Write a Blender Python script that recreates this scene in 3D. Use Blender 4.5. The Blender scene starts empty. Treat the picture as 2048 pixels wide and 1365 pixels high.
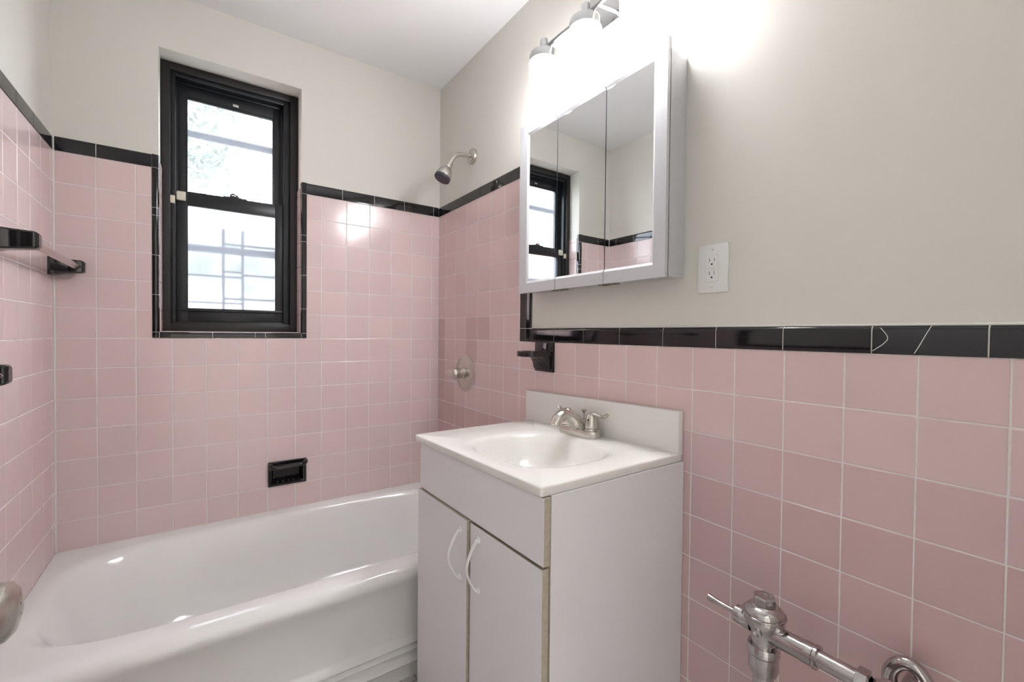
import bpy, bmesh, math, random
from mathutils import Vector, Matrix
PI = math.pi
scene = bpy.context.scene
COL = scene.collection

# ------------------------------------------------------------------ camera
W_IMG, H_IMG = 2048, 1365
F_PX = 881.698
cam_d = bpy.data.cameras.new('camera')
cam = bpy.data.objects.new('camera', cam_d)
COL.objects.link(cam)
cam_d.sensor_fit = 'HORIZONTAL'
cam_d.sensor_width = 36.0
cam_d.lens = 36.0 * F_PX / W_IMG
cam_d.clip_start = 0.02
cam_d.clip_end = 200
_yaw, _pit, _rol = 0.610253, -0.016688, 0.010063
_f = Vector((math.sin(_yaw) * math.cos(_pit), math.cos(_yaw) * math.cos(_pit), math.sin(_pit)))
_r = Vector((math.cos(_yaw), -math.sin(_yaw), 0))
_u = _r.cross(_f)
_r2 = _r * math.cos(_rol) + _u * math.sin(_rol)
_u2 = -_r * math.sin(_rol) + _u * math.cos(_rol)
_m = Matrix((_r2, _u2, -_f)).transposed().to_4x4()
_m.translation = Vector((-1.05647, -2.22134, 1.20575))
cam.matrix_world = _m
scene.camera = cam

# ------------------------------------------------------------------ colour management / world
scene.view_settings.view_transform = 'Standard'
scene.view_settings.look = 'None'
scene.view_settings.gamma = 1
scene.view_settings.use_curve_mapping = False
scene.view_settings.exposure = 1.74
world = bpy.data.worlds.new('overcast_sky')
scene.world = world
world.use_nodes = True
_bg = world.node_tree.nodes['Background']
_bg.inputs[0].default_value = (0.88, 0.93, 1.0, 1)
_bg.inputs[1].default_value = 3.3
SHADE_EMIT = 12.3        # milk glass shades of the vanity light
HALL_FILL_WATTS = 8.5       # added fill light in the hall behind the camera


def area_lamp(name, loc, rot, size, watts, color=(1, 1, 1)):
    d = bpy.data.lights.new(name, 'AREA')
    d.shape = 'RECTANGLE'
    d.size, d.size_y = size
    d.energy = watts
    d.color = color
    o = bpy.data.objects.new(name, d)
    o.location = loc
    o.rotation_euler = rot
    COL.objects.link(o)
    return o


# unseen fill light added in the hall, shining in through the open doorway
area_lamp('hall_fill_light', (-0.9, -3.1, 2.40), (math.radians(-38), 0, 0), (0.9, 0.7), HALL_FILL_WATTS, (0.92, 0.955, 1.0))

# ------------------------------------------------------------------ materials


def mat(name, color, rough=0.5, metal=0.0, spec=0.5, coat=0.0, noise=0.0, nscale=20.0, bump=0.0, bscale=60.0,
        rough_var=0.0, attr=None, noise_col=None, aniso=None):
    m = bpy.data.materials.new(name)
    m.use_nodes = True
    nt = m.node_tree
    b = nt.nodes['Principled BSDF']
    b.inputs['Roughness'].default_value = rough
    b.inputs['Metallic'].default_value = metal
    b.inputs['Specular IOR Level'].default_value = spec
    b.inputs['Coat Weight'].default_value = coat
    b.inputs['Coat Roughness'].default_value = 0.05
    b.inputs['Base Color'].default_value = (*color, 1)
    tc = nt.nodes.new('ShaderNodeTexCoord')
    src = None
    if attr:
        at = nt.nodes.new('ShaderNodeVertexColor')
        at.layer_name = attr
        mx = nt.nodes.new('ShaderNodeMix')
        mx.data_type = 'RGBA'
        mx.blend_type = 'MULTIPLY'
        mx.inputs[0].default_value = 1
        mx.inputs[6].default_value = (*color, 1)
        nt.links.new(at.outputs['Color'], mx.inputs[7])
        src = mx.outputs[2]
    if noise > 0:
        n = nt.nodes.new('ShaderNodeTexNoise')
        n.inputs['Scale'].default_value = nscale
        n.inputs['Detail'].default_value = 4
        nt.links.new(tc.outputs['Object'], n.inputs['Vector'])
        mx = nt.nodes.new('ShaderNodeMix')
        mx.data_type = 'RGBA'
        mp = nt.nodes.new('ShaderNodeMapRange')
        mp.inputs[1].default_value = 0.35
        mp.inputs[2].default_value = 0.75
        mp.inputs[3].default_value = 0
        mp.inputs[4].default_value = noise
        nt.links.new(n.outputs['Fac'], mp.inputs[0])
        nt.links.new(mp.outputs[0], mx.inputs[0])
        if src:
            nt.links.new(src, mx.inputs[6])
        else:
            mx.inputs[6].default_value = (*color, 1)
        nc = noise_col or tuple(c * 0.6 for c in color)
        mx.inputs[7].default_value = (*nc, 1)
        src = mx.outputs[2]
    if src:
        nt.links.new(src, b.inputs['Base Color'])
    if rough_var > 0:
        n = nt.nodes.new('ShaderNodeTexNoise')
        n.inputs['Scale'].default_value = nscale * 1.7
        n.inputs['Detail'].default_value = 5
        nt.links.new(tc.outputs['Object'], n.inputs['Vector'])
        mp = nt.nodes.new('ShaderNodeMapRange')
        mp.inputs[3].default_value = max(0.0, rough - rough_var)
        mp.inputs[4].default_value = rough + rough_var
        nt.links.new(n.outputs['Fac'], mp.inputs[0])
        nt.links.new(mp.outputs[0], b.inputs['Roughness'])
    if bump > 0:
        n = nt.nodes.new('ShaderNodeTexNoise')
        n.inputs['Scale'].default_value = bscale
        n.inputs['Detail'].default_value = 3
        nt.links.new(tc.outputs['Object'], n.inputs['Vector'])
        bp = nt.nodes.new('ShaderNodeBump')
        bp.inputs['Strength'].default_value = bump
        bp.inputs['Distance'].default_value = 0.002
        nt.links.new(n.outputs['Fac'], bp.inputs['Height'])
        nt.links.new(bp.outputs[0], b.inputs['Normal'])
    return m


M = {}
M['paint'] = mat('greige_wall_paint', (0.73, 0.705, 0.65), 0.55, spec=0.3, bump=0.25, bscale=14, noise=0.15, nscale=5,
                 noise_col=(0.71, 0.675, 0.61))
M['ceiling'] = mat('white_ceiling_paint', (0.90, 0.90, 0.90), 0.7, spec=0.2, bump=0.15, bscale=10)
M['pink'] = mat('pink_glazed_tile', (1, 1, 1), 0.16, spec=0.5, attr='tone', bump=0.05, bscale=9)
M['grout'] = mat('white_grout', (0.86, 0.83, 0.79), 0.8, spec=0.2, noise=0.3, nscale=30, noise_col=(0.62, 0.56, 0.52))
M['black'] = mat('black_glazed_ceramic', (0.008, 0.007, 0.009), 0.07, spec=0.6, bump=0.05, bscale=25)
M['enamel'] = mat('white_tub_enamel', (0.86, 0.855, 0.835), 0.12, spec=0.5, bump=0.03, bscale=6)
M['marble'] = mat('cultured_marble', (0.82, 0.81, 0.77), 0.22, spec=0.5, noise=0.25, nscale=4,
                  noise_col=(0.79, 0.76, 0.70))
M['bowl'] = mat('yellowed_gelcoat', (0.80, 0.785, 0.73), 0.2, spec=0.5)
M['laminate'] = mat('white_laminate', (0.80, 0.785, 0.80), 0.35, spec=0.4)
M['particle'] = mat('beige_particleboard_edge', (0.50, 0.44, 0.35), 0.8, noise=0.5, nscale=90, noise_col=(0.30, 0.25, 0.19))
M['gap_shade'] = mat('painted_gap_shade', (0.05, 0.045, 0.04), 0.9)
M['white_frame'] = mat('white_painted_frame', (0.58, 0.58, 0.60), 0.4, spec=0.4)
M['plastic'] = mat('white_plastic', (0.82, 0.82, 0.80), 0.3)
M['cream'] = mat('cream_plastic', (0.72, 0.69, 0.56), 0.45)
M['slot'] = mat('dark_slot', (0.03, 0.03, 0.03), 0.6)
M['nickel'] = mat('brushed_nickel', (0.60, 0.575, 0.53), 0.27, metal=1)
M['steel'] = mat('light_brushed_steel', (0.50, 0.50, 0.50), 0.25, metal=1)
M['chrome'] = mat('worn_chrome', (0.56, 0.54, 0.54), 0.10, metal=1, noise=0.55, nscale=38, noise_col=(0.25, 0.20, 0.17),
                  rough_var=0.08)
M['alu'] = mat('satin_metal_bar', (0.62, 0.56, 0.55), 0.22, metal=1)
M['bronze'] = mat('dark_brown_window_paint', (0.012, 0.0095, 0.010), 0.42, spec=0.5, noise=0.35, nscale=70,
                  noise_col=(0.022, 0.018, 0.017), bump=0.2, bscale=80)
M['navy'] = mat('dark_slate_window_frame', (0.007, 0.0095, 0.013), 0.35, spec=0.5)
M['rubber'] = mat('dark_spray_face', (0.05, 0.045, 0.06), 0.5)
M['nozzle'] = mat('rubber_nozzle', (0.16, 0.15, 0.17), 0.5)
M['rust'] = mat('rusty_hinge', (0.17, 0.11, 0.06), 0.8, metal=0.3, noise=0.8, nscale=160, noise_col=(0.5, 0.5, 0.47))
M['iron'] = mat('painted_iron_grille', (0.03, 0.04, 0.06), 0.5)
M['leaf'] = mat('tree_leaf', (0.17, 0.205, 0.155), 0.5, noise=0.8, nscale=1.2, noise_col=(0.28, 0.32, 0.26))
M['bark'] = mat('tree_bark', (0.22, 0.21, 0.19), 0.9)
M['ground'] = mat('asphalt_ground', (0.35, 0.35, 0.33), 0.9)
M['door'] = mat('white_door_paint', (0.74, 0.74, 0.72), 0.4)
M['caulk'] = mat('white_caulk', (0.74, 0.73, 0.68), 0.6)


def glass_mat(name, color, rough, mix_glossy=0.08, film=0.1):
    m = bpy.data.materials.new(name)
    m.use_nodes = True
    nt = m.node_tree
    nt.nodes.remove(nt.nodes['Principled BSDF'])
    out = nt.nodes['Material Output']
    if rough > 0:
        t = nt.nodes.new('ShaderNodeBsdfRefraction')
        t.inputs['IOR'].default_value = 1.12
        t.inputs['Roughness'].default_value = rough
    else:
        t = nt.nodes.new('ShaderNodeBsdfTransparent')
    t.inputs['Color'].default_value = (*color, 1)
    g = nt.nodes.new('ShaderNodeBsdfGlossy')
    g.inputs['Roughness'].default_value = rough if rough > 0 else 0.01
    mx = nt.nodes.new('ShaderNodeMixShader')
    mx.inputs[0].default_value = mix_glossy
    nt.links.new(t.outputs[0], mx.inputs[1])
    nt.links.new(g.outputs[0], mx.inputs[2])
    # a film of dust on the pane scatters daylight
    tl = nt.nodes.new('ShaderNodeBsdfTranslucent')
    tl.inputs['Color'].default_value = (0.80, 0.88, 1.0, 1)
    m2 = nt.nodes.new('ShaderNodeMixShader')
    m2.inputs[0].default_value = film
    nt.links.new(mx.outputs[0], m2.inputs[1])
    nt.links.new(tl.outputs[0], m2.inputs[2])
    nt.links.new(m2.outputs[0], out.inputs['Surface'])
    return m


M['glass'] = glass_mat('clear_glass', (0.96, 0.98, 0.98), 0.0, 0.06, 0.055)
M['frost'] = glass_mat('frosted_glass', (0.95, 0.96, 0.97), 0.34, 0.05, 0.075)
M['mirror'] = mat('mirror_silver', (0.90, 0.92, 0.92), 0.0, metal=1)


def shade_mat():
    m = bpy.data.materials.new('lit_milk_glass')
    m.use_nodes = True
    b = m.node_tree.nodes['Principled BSDF']
    b.inputs['Base Color'].default_value = (0.9, 0.9, 0.9, 1)
    b.inputs['Roughness'].default_value = 0.15
    b.inputs['Emission Color'].default_value = (0.95, 0.962, 1.0, 1)
    b.inputs['Emission Strength'].default_value = SHADE_EMIT
    return m


M['shade'] = shade_mat()


def brick_mat(name, c1, c2, mortar, scale, bw=0.5, rh=0.25, ms=0.02, off=0.5, rot=None):
    m = bpy.data.materials.new(name)
    m.use_nodes = True
    nt = m.node_tree
    b = nt.nodes['Principled BSDF']
    br = nt.nodes.new('ShaderNodeTexBrick')
    br.offset = off
    for k, v in (('Color1', c1), ('Color2', c2), ('Mortar', mortar)):
        br.inputs[k].default_value = (*v, 1)
    br.inputs['Scale'].default_value = scale
    br.inputs['Brick Width'].default_value = bw
    br.inputs['Row Height'].default_value = rh
    br.inputs['Mortar Size'].default_value = ms
    tc = nt.nodes.new('ShaderNodeTexCoord')
    mp = nt.nodes.new('ShaderNodeMapping')
    if rot:
        mp.inputs['Rotation'].default_value = rot
    nt.links.new(tc.outputs['Object'], mp.inputs[0])
    nt.links.new(mp.outputs[0], br.inputs['Vector'])
    nt.links.new(br.outputs['Color'], b.inputs['Base Color'])
    b.inputs['Roughness'].default_value = 0.5
    return m


M['brick'] = brick_mat('red_brick', (0.62, 0.40, 0.34), (0.70, 0.48, 0.42), (0.75, 0.72, 0.68), 2.2, rot=(PI / 2, 0, PI / 2))
M['floor'] = brick_mat('small_floor_tile', (0.62, 0.60, 0.58), (0.55, 0.53, 0.51), (0.30, 0.29, 0.28), 1.0, 0.05, 0.05,
                       0.0025, 0.0)


# ------------------------------------------------------------------ mesh helpers
def link(name, bm, m, parent=None, smooth=True, angle=32):
    me = bpy.data.meshes.new(name)
    bmesh.ops.recalc_face_normals(bm, faces=bm.faces[:])
    bm.to_mesh(me)
    bm.free()
    for x in (m if isinstance(m, (list, tuple)) else [m]):
        me.materials.append(x)
    if smooth:
        me.polygons.foreach_set('use_smooth', [True] * len(me.polygons))
        me.set_sharp_from_angle(angle=math.radians(angle))
    o = bpy.data.objects.new(name, me)
    COL.objects.link(o)
    if parent:
        o.parent = parent
        o.matrix_parent_inverse = Matrix.Translation(-parent.location) if parent.parent is None else Matrix.Identity(4)
    return o


def thing(name, label, cat, loc=(0, 0, 0), group=None):
    o = bpy.data.objects.new(name, None)
    o.empty_display_size = 0.05
    COL.objects.link(o)
    o.location = loc
    o['label'] = label
    o['category'] = cat
    if group:
        o['group'] = group
    return o


def struct(o):
    o['kind'] = 'structure'
    return o


def reg(o, label, cat, group=None):
    o['label'] = label
    o['category'] = cat
    if group:
        o['group'] = group
    return o


def add(bm, src, mi=0):
    """merge bmesh src into bm"""
    me = bpy.data.meshes.new('tmp')
    src.to_mesh(me)
    src.free()
    n0 = len(bm.faces)
    bm.from_mesh(me)
    bpy.data.meshes.remove(me)
    bm.faces.ensure_lookup_table()
    for i in range(n0, len(bm.faces)):
        bm.faces[i].material_index = mi


def box(bm, lo, hi, bev=0.0, seg=2, mi=0):
    s = bmesh.new()
    bmesh.ops.create_cube(s, size=1)
    for v in s.verts:
        v.co = Vector([lo[k] + (v.co[k] + 0.5) * (hi[k] - lo[k]) for k in range(3)])
    if bev > 0:
        bmesh.ops.bevel(s, geom=s.edges[:], offset=bev, segments=seg, profile=0.5, affect='EDGES')
    add(bm, s, mi)


def B():
    return bmesh.new()


def bx(name, lo, hi, m, parent=None, bev=0.002, seg=2):
    bm = B()
    lo2 = [min(a, b) for a, b in zip(lo, hi)]
    hi2 = [max(a, b) for a, b in zip(lo, hi)]
    box(bm, lo2, hi2, bev, seg)
    return link(name, bm, m, parent)


def lathe(bm, prof, origin, axis, n=40, mi=0):
    """prof: list of (radius, distance along axis)"""
    s = bmesh.new()
    ax = Vector(axis).normalized()
    t = Vector((0, 0, 1)) if abs(ax.z) < 0.9 else Vector((1, 0, 0))
    e1 = ax.cross(t).normalized()
    e2 = ax.cross(e1)
    o = Vector(origin)
    rings = []
    for r, h in prof:
        if r < 1e-6:
            rings.append([s.verts.new(o + ax * h)])
        else:
            rings.append([s.verts.new(o + ax * h + (e1 * math.cos(2 * PI * k / n) + e2 * math.sin(2 * PI * k / n)) * r)
                          for k in range(n)])
    for a, b in zip(rings, rings[1:]):
        for k in range(n):
            k2 = (k + 1) % n
            if len(a) == 1 and len(b) == 1:
                continue
            if len(a) == 1:
                s.faces.new((a[0], b[k], b[k2]))
            elif len(b) == 1:
                s.faces.new((a[k], b[0], a[k2]))
            else:
                s.faces.new((a[k], b[k], b[k2], a[k2]))
    for rg in (rings[0], rings[-1]):
        if len(rg) > 1:
            s.faces.new(rg)
    bmesh.ops.recalc_face_normals(s, faces=s.faces[:])
    add(bm, s, mi)


def catmull(pts, sub):
    P = [Vector(p) for p in pts]
    if sub <= 1:
        return P
    out = []
    for i in range(len(P) - 1):
        p0 = P[max(i - 1, 0)]
        p1, p2 = P[i], P[i + 1]
        p3 = P[min(i + 2, len(P) - 1)]
        for k in range(sub):
            t = k / sub
            out.append(0.5 * ((2 * p1) + (p2 - p0) * t + (2 * p0 - 5 * p1 + 4 * p2 - p3) * t * t +
                              (-p0 + 3 * p1 - 3 * p2 + p3) * t ** 3))
    out.append(P[-1])
    return out


def tube(bm, pts, rad, n=16, sub=6, ref=None, sq=(1, 1), mi=0, power=2):
    """swept tube; rad number or list; sq = scale of the two section axes"""
    P = catmull(pts, sub)
    m = len(P)
    if not isinstance(rad, (list, tuple)):
        rad = [rad] * len(pts)
    R = []
    for i in range(m):
        t = i / (m - 1) * (len(rad) - 1)
        a = min(int(t), len(rad) - 2)
        R.append(rad[a] * (1 - (t - a)) + rad[a + 1] * (t - a))
    s = bmesh.new()
    e1 = None
    rings = []
    for i in range(m):
        d = (P[min(i + 1, m - 1)] - P[max(i - 1, 0)]).normalized()
        if e1 is None:
            t = Vector(ref) if ref else (Vector((0, 0, 1)) if abs(d.z) < 0.9 else Vector((1, 0, 0)))
            e1 = (t - d * t.dot(d)).normalized()
        else:
            e1 = (e1 - d * e1.dot(d)).normalized()
        e2 = d.cross(e1)
        ring = []
        for k in range(n):
            a = 2 * PI * k / n
            c, q = math.cos(a), math.sin(a)
            if power != 2:
                f = (abs(c) ** power + abs(q) ** power) ** (-1 / power)
                c, q = c * f, q * f
            ring.append(s.verts.new(P[i] + (e1 * c * sq[0] + e2 * q * sq[1]) * R[i]))
        rings.append(ring)
    for a, b in zip(rings, rings[1:]):
        for k in range(n):
            s.faces.new((a[k], a[(k + 1) % n], b[(k + 1) % n], b[k]))
    s.faces.new(rings[0])
    s.faces.new(rings[-1][::-1])
    bmesh.ops.recalc_face_normals(s, faces=s.faces[:])
    add(bm, s, mi)


def prism(bm, pts, axis, a0, a1, bev=0.0, mi=0):
    """extrude a 2D polygon along axis 0/1/2 ; pts are the other two coordinates in order"""
    s = bmesh.new()
    oth = [k for k in range(3) if k != axis]

    def P(p, a):
        v = [0, 0, 0]
        v[axis] = a
        v[oth[0]], v[oth[1]] = p
        return s.verts.new(v)
    A = [P(p, a0) for p in pts]
    Bv = [P(p, a1) for p in pts]
    fa = s.faces.new(A)
    fb = s.faces.new(Bv[::-1])
    n = len(pts)
    for k in range(n):
        s.faces.new((A[k], Bv[k], Bv[(k + 1) % n], A[(k + 1) % n]))
    bmesh.ops.recalc_face_normals(s, faces=s.faces[:])
    if bev > 0:
        ed = [e for e in list(fa.edges) + list(fb.edges)]
        bmesh.ops.bevel(s, geom=ed, offset=bev, segments=2, profile=0.5, affect='EDGES')
    add(bm, s, mi)


def loops(bm, L, center, n=128, extra=(), close_last=True, mi=0, jit=None):
    """radial super-ellipse loops: each (ax-, ax+, ay-, ay+, power, z) measured from the centre"""
    ang = [2 * PI * k / n for k in range(n)]
    ang = sorted(set(ang) | set(a % (2 * PI) for a in extra))
    rings = []
    cx, cy = center
    for (xm, xp, ym, yp, pw, z) in L:
        ring = []
        for a in ang:
            c, s_ = math.cos(a), math.sin(a)
            A = xp if c >= 0 else xm
            Bq = yp if s_ >= 0 else ym
            r = ((abs(c) / A) ** pw + (abs(s_) / Bq) ** pw) ** (-1 / pw)
            ring.append(bm.verts.new((cx + r * c, cy + r * s_, z)))
        rings.append(ring)
    m = len(ang)
    for a, b in zip(rings, rings[1:]):
        for k in range(m):
            f = bm.faces.new((a[k], a[(k + 1) % m], b[(k + 1) % m], b[k]))
            f.material_index = mi
    if close_last:
        f = bm.faces.new(rings[-1])
        f.material_index = mi
    return rings


# ------------------------------------------------------------------ dimensions
T = 0.111
Z0 = 1.84
XL = -1.494
ZC = 2.535
YF = -2.32


def row(i):
    return Z0 - i * T


CAPH = 0.052
LOWCAP = row(6)          # bottom of the low black cap
PINK = (0.76, 0.60, 0.585)
BACK = 0.007             # plaster behind the tile face

rnd = random.Random(7)


def sub_rect(r, h):
    """r minus hole h -> rects (u0,u1,v0,v1)"""
    u0, u1, v0, v1 = r
    a0, a1, b0, b1 = h
    if a0 >= u1 - 1e-4 or a1 <= u0 + 1e-4 or b0 >= v1 - 1e-4 or b1 <= v0 + 1e-4:
        return [r]
    out = []
    if a0 > u0:
        out.append((u0, a0, v0, v1))
    if a1 < u1:
        out.append((a1, u1, v0, v1))
    m0, m1 = max(u0, a0), min(u1, a1)
    if b0 > v0:
        out.append((m0, m1, v0, b0))
    if b1 < v1:
        out.append((m0, m1, b1, v1))
    return [q for q in out if q[1] - q[0] > 0.006 and q[3] - q[2] > 0.006]


def tiling(name, parent, tofn, ulines, regions, holes, tone_fn, rows=None):
    """tofn(u, v, depth) -> world; depth>0 is behind the tile face"""
    bm = B()
    cl = bm.loops.layers.float_color.new('tone')
    G = 0.0011
    bev = 0.0016
    zl = rows or [row(i) for i in range(-1, 17)] + [0.0]
    zl = sorted(zl)
    for iu in range(len(ulines) - 1):
        for iv in range(len(zl) - 1):
            cell = (ulines[iu], ulines[iu + 1], zl[iv], zl[iv + 1])
            parts = []
            for R in regions:
                c = (max(cell[0], R[0]), min(cell[1], R[1]), max(cell[2], R[2]), min(cell[3], R[3]))
                if c[1] - c[0] > 0.006 and c[3] - c[2] > 0.006:
                    parts.append(c)
            for h in holes:
                parts = [q for p_ in parts for q in sub_rect(p_, h)]
            rowi = round((Z0 - zl[iv + 1]) / T)
            tone = tone_fn(iu, rowi)
            for (a, b, c, d) in parts:
                g = G * rnd.uniform(0.8, 1.25)
                a1, b1, c1, d1 = a + g, b - g, c + g, d - g
                tu, tv = rnd.gauss(0, 0.0018), rnd.gauss(0, 0.0018)
                mu, mv = (a + b) / 2, (c + d) / 2

                def Pt(u, v, dep):
                    return bm.verts.new(tofn(u, v, dep + (u - mu) * tu + (v - mv) * tv))
                o = [Pt(a1, c1, .0030), Pt(b1, c1, .0030), Pt(b1, d1, .0030), Pt(a1, d1, .0030)]
                m1 = [Pt(a1, c1, .0011), Pt(b1, c1, .0011), Pt(b1, d1, .0011), Pt(a1, d1, .0011)]
                e = 0.0006
                m2 = [Pt(a1 + e, c1 + e, .00035), Pt(b1 - e, c1 + e, .00035), Pt(b1 - e, d1 - e, .00035), Pt(a1 + e, d1 - e, .00035)]
                i_ = [Pt(a1 + bev, c1 + bev, 0), Pt(b1 - bev, c1 + bev, 0), Pt(b1 - bev, d1 - bev, 0), Pt(a1 + bev, d1 - bev, 0)]
                fs = [bm.faces.new(i_)]
                for q, r_ in ((i_, m2), (m2, m1), (m1, o)):
                    for k in range(4):
                        fs.append(bm.faces.new((q[k], r_[k], r_[(k + 1) % 4], q[(k + 1) % 4])))
                for f in fs:
                    for lp in f.loops:
                        lp[cl] = (*tone, 1)
                gq = [bm.verts.new(tofn(u, v, 0.0009)) for u, v in ((a, c), (b, c), (b, d), (a, d))]
                f = bm.faces.new(gq)
                f.material_index = 1
                for lp in f.loops:
                    lp[cl] = (1, 1, 1, 1)
    me_o = link(name, bm, [M['pink'], M['grout']], parent, smooth=False)
    return me_o


def tone_base(seed, special=None, lower=None):
    rr = random.Random(seed)
    cache = {}

    def fn(iu, rw):
        k = (iu, rw)
        if k not in cache:
            v = rr.gauss(1, 0.013)
            w = rr.gauss(0, 0.004)
            f = special(iu, rw) if special else (1, 1, 1)
            cache[k] = tuple(max(0, PINK[c] * v * f[c] * (1 + (w if c == 0 else -w * 0.6))) for c in range(3))
        return cache[k]
    return fn


def wall_boxes(bm, fixed, lo, hi, ulim, vlim, holes):
    """fixed axis 0 or 1: boxes from lo to hi along it, with rectangular holes (u0,u1,z0,z1)"""
    us = sorted({ulim[0], ulim[1]} | {h[0] for h in holes} | {h[1] for h in holes})
    vs = sorted({vlim[0], vlim[1]} | {h[2] for h in holes} | {h[3] for h in holes})
    for a, b in zip(us, us[1:]):
        for c, d in zip(vs, vs[1:]):
            mu, mv = (a + b) / 2, (c + d) / 2
            if any(h[0] < mu < h[1] and h[2] < mv < h[3] for h in holes):
                continue
            if fixed == 1:
                box(bm, (a, lo, c), (b, hi, d))
            else:
                box(bm, (lo, a, c), (hi, b, d))
    bmesh.ops.remove_doubles(bm, verts=bm.verts[:], dist=1e-5)


# ------------------------------------------------------------------ room shell
WX0, WX1, WZ0, WZ1 = -1.201, -0.687, 1.198, 2.317       # window opening
SX0, SX1, SZ0, SZ1 = -0.823, -0.665, 0.508, 0.619       # soap dish opening
bm = B()
wall_boxes(bm, 1, BACK, 0.26, (XL - 0.12, 0.12), (-0.02, ZC + 0.1),
           [(WX0, WX1, WZ0, WZ1), (SX0 + .006, SX1 - .006, SZ0 + .006, SZ1 - .006)])
wall_back = struct(link('wall_back', bm, M['paint'], smooth=False))
bm = B()
box(bm, (BACK, YF, -0.02), (0.12, BACK, ZC + 0.1))
wall_right = struct(link('wall_right', bm, M['paint'], smooth=False))
bm = B()
box(bm, (XL - 0.12, YF, -0.02), (XL - BACK, BACK, ZC + 0.1))
wall_left = struct(link('wall_left', bm, M['paint'], smooth=False))
DX0, DX1, DZ = -1.284, -0.50, 2.05
bm = B()
wall_boxes(bm, 1, YF - 0.11, YF, (XL - 0.12, 0.12), (-0.02, ZC + 0.1), [(DX0, DX1, -0.02, DZ)])
wall_front = struct(link('wall_front', bm, M['paint'], smooth=False))
bm = B()
box(bm, (XL - 0.12, YF - 0.11, ZC), (0.12, 0.26, ZC + 0.1))
ceiling = struct(link('ceiling', bm, M['ceiling'], smooth=False))
bm = B()
box(bm, (XL - 0.12, YF - 0.11, -0.1), (0.12, 0.26, 0.0))
floor = struct(link('floor', bm, M['floor'], smooth=False))
# hall behind the doorway
bm = B()
box(bm, (-2.3, -4.2, -0.1), (0.6, YF - 0.11, 0.0))
struct(link('floor', bm, M['floor'], smooth=False))
bm = B()
box(bm, (-2.3, -4.3, 0.0), (0.6, -4.2, 2.5))
box(bm, (-2.4, -4.3, 0.0), (-2.3, YF - 0.11, 2.5))
box(bm, (0.6, -4.3, 0.0), (0.7, YF - 0.11, 2.5))
struct(link('wall_hall', bm, M['paint'], smooth=False))
bm = B()
box(bm, (-2.4, -4.3, 2.5), (0.7, YF - 0.11, 2.6))
struct(link('ceiling', bm, M['ceiling'], smooth=False))

# --- pink tile fields
ub = [XL] + [XL + (1.0173 + 1.0056 * i) * T for i in range(14)]
ub = [u for u in ub if u < -0.004] + [0.0]
tiling('tile_field', wall_back, lambda u, v, d: (u, d, v), ub, [(XL, 0, 0.38, Z0)],
       [(WX0 - .020, WX1 + .020, WZ0 - .022, Z0 + .2), (SX0, SX1, SZ0, SZ1)], tone_base(3))
ur = sorted([-(0.7905 + 1.0084 * i) * T for i in range(21)] + [0.0, YF])
ur = [u for u in ur if u >= YF]
NR = len(ur) - 2


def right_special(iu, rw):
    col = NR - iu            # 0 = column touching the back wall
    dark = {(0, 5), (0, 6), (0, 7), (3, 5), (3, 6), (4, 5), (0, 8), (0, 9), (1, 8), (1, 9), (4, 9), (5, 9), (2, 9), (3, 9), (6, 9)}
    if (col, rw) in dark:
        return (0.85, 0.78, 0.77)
    if rw >= 9:  # lower rows: aged tiles, with some shade put into their colour
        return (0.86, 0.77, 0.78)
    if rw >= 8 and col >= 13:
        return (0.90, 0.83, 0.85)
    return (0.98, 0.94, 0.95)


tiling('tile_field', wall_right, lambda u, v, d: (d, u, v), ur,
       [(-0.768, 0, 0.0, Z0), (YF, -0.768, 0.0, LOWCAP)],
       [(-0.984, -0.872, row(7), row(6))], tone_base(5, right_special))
ul = sorted([0.0] + [-0.030 - 0.1115 * i for i in range(20)] + [YF])
ul = [u for u in ul if u >= YF]
tiling('tile_field', wall_left, lambda u, v, d: (XL - d, u, v), ul,
       [(-0.86, 0, 0.0, Z0), (YF, -0.86, 0.0, LOWCAP)], [], tone_base(9))


# --- black bullnose caps: profile (depth out of wall, height)
def cap_profile(h, out=0.0015, r=0.010, back=-BACK, flip=False):
    pts = [(back, 0.0009), (out, 0.0009), (out + .0002, h - r)]
    for k in range(1, 7):
        a = k / 6 * PI / 2
        pts.append((out - (r * 0.9) * (1 - math.cos(a)), h - r + r * math.sin(a)))
    pts.append((back, h))
    return pts


def cap_run(bm, joints, tofn, h=CAPH, grow=0.0011):
    """tofn(u, depth_out, height)"""
    for a, b in zip(joints, joints[1:]):
        lo, hi = min(a, b), max(a, b)
        pr = cap_profile(h)
        s = bmesh.new()
        A = [s.verts.new(tofn(lo + grow, d, z)) for d, z in pr]
        Bv = [s.verts.new(tofn(hi - grow, d, z)) for d, z in pr]
        s.faces.new(A)
        s.faces.new(Bv[::-1])
        for k in range(len(pr)):
            s.faces.new((A[k], Bv[k], Bv[(k + 1) % len(pr)], A[(k + 1) % len(pr)]))
        bmesh.ops.recalc_face_normals(s, faces=s.faces[:])
        add(bm, s, 0)
    # grout strip behind
    pr = [(d - 0.0013, z) for d, z in cap_profile(h + 0.0005)]
    lo, hi = min(joints), max(joints)
    s = bmesh.new()
    A = [s.verts.new(tofn(lo, d, z)) for d, z in pr]
    Bv = [s.verts.new(tofn(hi, d, z)) for d, z in pr]
    for k in range(len(pr)):
        s.faces.new((A[k], Bv[k], Bv[(k + 1) % len(pr)], A[(k + 1) % len(pr)]))
    s.faces.new(A)
    s.faces.new(Bv[::-1])
    bmesh.ops.recalc_face_normals(s, faces=s.faces[:])
    add(bm, s, 1)


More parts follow.
